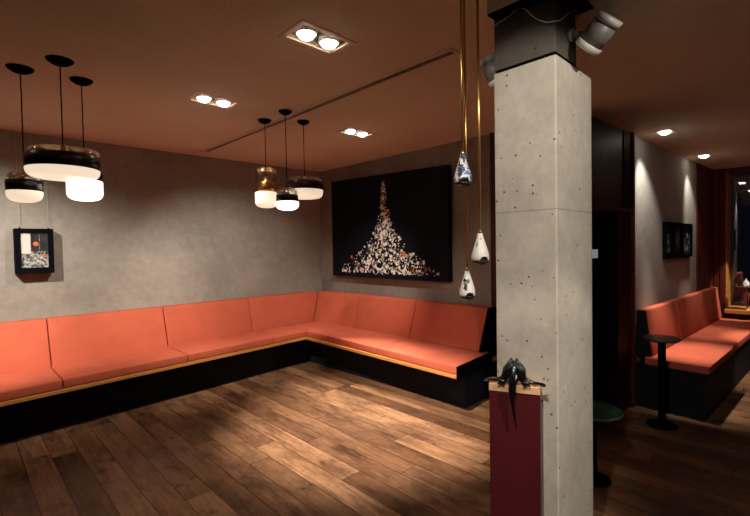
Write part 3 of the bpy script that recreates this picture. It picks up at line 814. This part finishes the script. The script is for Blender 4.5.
# resample smoothly
P2, R2 = [], []
for i in range(len(pts) - 1):
    for k in range(4):
        f = k / 4; P2.append(Vector(pts[i]).lerp(Vector(pts[i + 1]), f)); R2.append(rs[i] + (rs[i + 1] - rs[i]) * f)
P2.append(Vector(pts[-1])); R2.append(rs[-1])
add_tube(bm, P2, R2, 20)
squash(bm)
body = obj('body', bm, M['gloss'], cr)
bm = BM()
ridge = [(-0.002, -0.024, 0.002), (-0.001, -0.021, 0.024), (0, -0.014, 0.052), (0.001, 0.000, 0.080), (0.002, 0.016, 0.100), (0.004, 0.034, 0.104)]
add_tube(bm, ridge, [0.004, 0.006, 0.007, 0.007, 0.006, 0.003], 8)
squash(bm)
obj('back_ridge', bm, M['gloss'], cr)
for s in (-1, 1):
    bm = BM()
    add_ellipsoid(bm, (s * 0.0165, 0.006, 0.056), (0.0165, 0.020, 0.046), 22, 16, 0, Matrix.Rotation(s * 0.45, 4, 'Z') @ Matrix.Rotation(-0.22, 4, 'X') @ Matrix.Rotation(s * -0.12, 4, 'Y'))
    add_tube(bm, [(s * 0.012, 0.014, 0.080), (s * 0.010, 0.016, 0.100), (s * 0.007, 0.020, 0.118)], [0.011, 0.008, 0.002], 10)
    squash(bm)
    obj('wing', bm, M['gloss'], cr)
    bm = BM()
    arm = [(s * 0.028, 0.018, 0.030), (s * 0.046, 0.024, 0.014), (s * 0.066, 0.016, 0.010), (s * 0.086, 0.010, 0.012), (s * 0.098, 0.006, 0.014)]
    add_tube(bm, arm, [0.012, 0.010, 0.0075, 0.006, 0.003], 10)
    for k in (-1, 0, 1):
        add_tube(bm, [(s * 0.084, 0.010, 0.011), (s * 0.100, 0.008 + k * 0.007, 0.008 + 0.003 * k), (s * 0.108, 0.006 + k * 0.011, 0.007)], [0.004, 0.003, 0.0012], 6)
    obj('arm', bm, M['gloss'], cr)
    bm = BM(); add_ellipsoid(bm, (s * 0.040, -0.002, 0.0115), (0.015, 0.014, 0.0115), 16, 12)
    for k in (-1, 0, 1): add_tube(bm, [(s * 0.043 + k * 0.007, -0.010, 0.007), (s * 0.046 + k * 0.010, -0.020, 0.004)], [0.004, 0.0015], 6)
    obj('foot', bm, M['gloss'], cr)

# ------------------------------------------------------------------ track spotlights on the column
def spotlight(name_loc, axis, base, label, ln=0.185, r=0.064):
    a = Vector(axis).normalized(); rot = Vector((0, 0, 1)).rotation_difference(a).to_matrix().to_4x4()
    t = thing('spotlight', label, 'spotlight', name_loc, 0, 'cylindrical spotlights on the column')
    h = ln / 2
    bm = BM(); add_lathe(bm, [(0, -h + 0.02), (r * 0.97, -h + 0.02), (r * 0.97, h - 0.024), (0, h - 0.024)], 40, 0, rot)
    obj('housing', bm, M['steel'], t)
    bm = BM(); add_lathe(bm, [(r * 0.9, h - 0.026), (r * 1.03, h - 0.026), (r * 1.03, h), (0, h)], 40, 0, rot); obj('end_cap', bm, M['palemetal'], t)
    bm = BM(); add_lathe(bm, [(r * 0.85, -h + 0.03), (r * 1.03, -h + 0.024), (r * 1.03, -h), (r * 0.86, -h), (r * 0.84, -h + 0.02)], 40, 0, rot, closed=False); obj('front_ring', bm, M['palemetal'], t)
    bm = BM(); add_lathe(bm, [(0, -h + 0.012), (r * 0.85, -h + 0.012), (r * 0.85, -h + 0.018), (0, -h + 0.018)], 32, 0, rot); obj('lens', bm, M['matte'], t)
    b = Vector(base) - Vector(name_loc); bd = b.normalized()
    bm = BM(); add_tube(bm, [bd * r * 0.8, b], 0.012, 12); add_tube(bm, [b - bd * 0.020, b], 0.026, 20); obj('bracket', bm, M['steel'], t)
    return t
spotlight((1.857, 0.622, 2.311), (-0.173, -0.749, 0.640), (1.845, 0.737, 2.338), 'grey cylindrical spotlight tilted on the right side of the column top', 0.135, 0.052)
spotlight((1.832, 1.074, 2.294), (-0.405, 0.24, 0.883), (1.84, 1.000, 2.31), 'grey cylindrical spotlight peeking out on the left of the column top', 0.135, 0.046)

def cable(pts, label):
    pts = [Vector(p) for p in pts]; out = []
    for i in range(len(pts) - 1):
        p0, p1, p2, p3 = pts[max(i - 1, 0)], pts[i], pts[i + 1], pts[min(i + 2, len(pts) - 1)]
        for k in range(5):
            t = k / 5
            out.append(0.5 * (2 * p1 + (p2 - p0) * t + (2 * p0 - 5 * p1 + 4 * p2 - p3) * t * t + (3 * p1 - p0 - 3 * p2 + p3) * t ** 3))
    out.append(pts[-1])
    bm = BM(); add_tube(bm, out, 0.0022, 8)
    return tag(obj('power_cable', bm, M['wire'], None, pts[0]), label, 'cable', 'cables at the column top')
cable([(1.700, 0.883, LOW - 0.006), (1.700, 0.900, 2.445), (1.700, 0.930, 2.434), (1.700, 0.972, 2.426), (1.702, 1.016, 2.420)], 'short thin cable from the low ceiling down to the left side of the column top')
cable([(1.700, 0.868, LOW - 0.006), (1.700, 0.848, 2.435), (1.700, 0.810, 2.388), (1.700, 0.767, 2.354), (1.703, 0.728, 2.344), (1.730, 0.718, 2.354), (1.805, 0.720, 2.405), (1.885, 0.720, LOW - 0.006)], 'long thin cable sagging across the dark column top')
cable([(1.893, 0.722, LOW - 0.006), (1.889, 0.722, 2.42), (1.880, 0.722, 2.38), (1.862, 0.728, 2.345)], 'short thin cable dropping straight to the bracket of the right spotlight')

# ------------------------------------------------------------------ stool, side table
st = thing('bar_stool', 'low round green stool half hidden behind the column', 'stool', (2.848, 0.997, 0))
bm = BM(); add_lathe(bm, [(0, 0.425), (0.155, 0.425), (0.163, 0.432), (0.163, 0.444), (0.156, 0.450), (0, 0.452)], 48); obj('seat', bm, M['green'], st)
bm = BM(); add_lathe(bm, [(0.1632, 0.430), (0.166, 0.433), (0.166, 0.442), (0.1632, 0.445)], 48, closed=False); obj('seat_rim', bm, M['palerim'], st)
bm = BM(); add_lathe(bm, [(0.022, 0.02), (0.022, 0.40), (0.06, 0.425), (0, 0.425)], 24); obj('pedestal', bm, M['matte'], st)
bm = BM(); add_lathe(bm, [(0, 0), (0.10, 0), (0.10, 0.008), (0.03, 0.025), (0, 0.025)], 36); obj('base', bm, M['matte'], st)

tb = thing('side_table', 'small round dark table on one post at the end of the window bench', 'table', (4.08, 0.90, 0))
bm = BM(); add_lathe(bm, [(0, 0.690), (0.118, 0.690), (0.129, 0.698), (0.129, 0.708), (0.124, 0.714), (0, 0.714)], 48); obj('tabletop', bm, M['tabletop'], tb)
bm = BM(); add_lathe(bm, [(0.028, 0.012), (0.028, 0.66), (0.05, 0.690), (0, 0.690)], 28); obj('post', bm, M['matte'], tb)
bm = BM(); add_lathe(bm, [(0, 0), (0.11, 0), (0.11, 0.008), (0.04, 0.016), (0, 0.016)], 40); obj('base', bm, M['matte'], tb)

# ------------------------------------------------------------------ inside the dark doorway
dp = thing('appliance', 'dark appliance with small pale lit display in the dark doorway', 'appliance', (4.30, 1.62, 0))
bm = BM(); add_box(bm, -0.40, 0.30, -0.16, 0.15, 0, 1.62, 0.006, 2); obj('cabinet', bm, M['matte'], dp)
bm = BM(); add_box(bm, -0.14, -0.005, -0.166, -0.1605, 1.345, 1.425); obj('display', bm, M['display'], dp)  # unidentified pale patch, made to glow so that it looks lit
bm = BM(); add_box(bm, -0.14, 0.06, -0.172, -0.1605, 1.305, 1.315); obj('handle', bm, M['chrome'], dp)

# ------------------------------------------------------------------ on the window sill, and lights outside
stand = thing('cake_stand', 'thin tray on a brass stem standing on the window sill', 'stand', (7.475, 0.69, 0.57))
bm = BM(); add_lathe(bm, [(0, 0), (0.06, 0), (0.06, 0.006), (0.010, 0.014), (0.007, 0.02), (0.007, 0.29), (0.02, 0.305), (0, 0.305)], 28); obj('stem', bm, M['brass'], stand)
bm = BM(); add_lathe(bm, [(0, 0.305), (0.11, 0.305), (0.122, 0.325), (0.118, 0.325), (0.11, 0.311), (0, 0.311)], 40); obj('tray', bm, M['chrome'], stand)
bm = BM(); add_lathe(bm, [(0, 0), (0.03, 0), (0.036, 0.028), (0.03, 0.06), (0.015, 0.075), (0.006, 0.092), (0.009, 0.10), (0, 0.105)], 24)
jar = obj('lidded_jar', bm, M['paper']); jar.location = (7.47, 0.70, 0.57 + 0.3112)
tag(jar, 'small pale lidded jar on the tray at the window', 'jar')
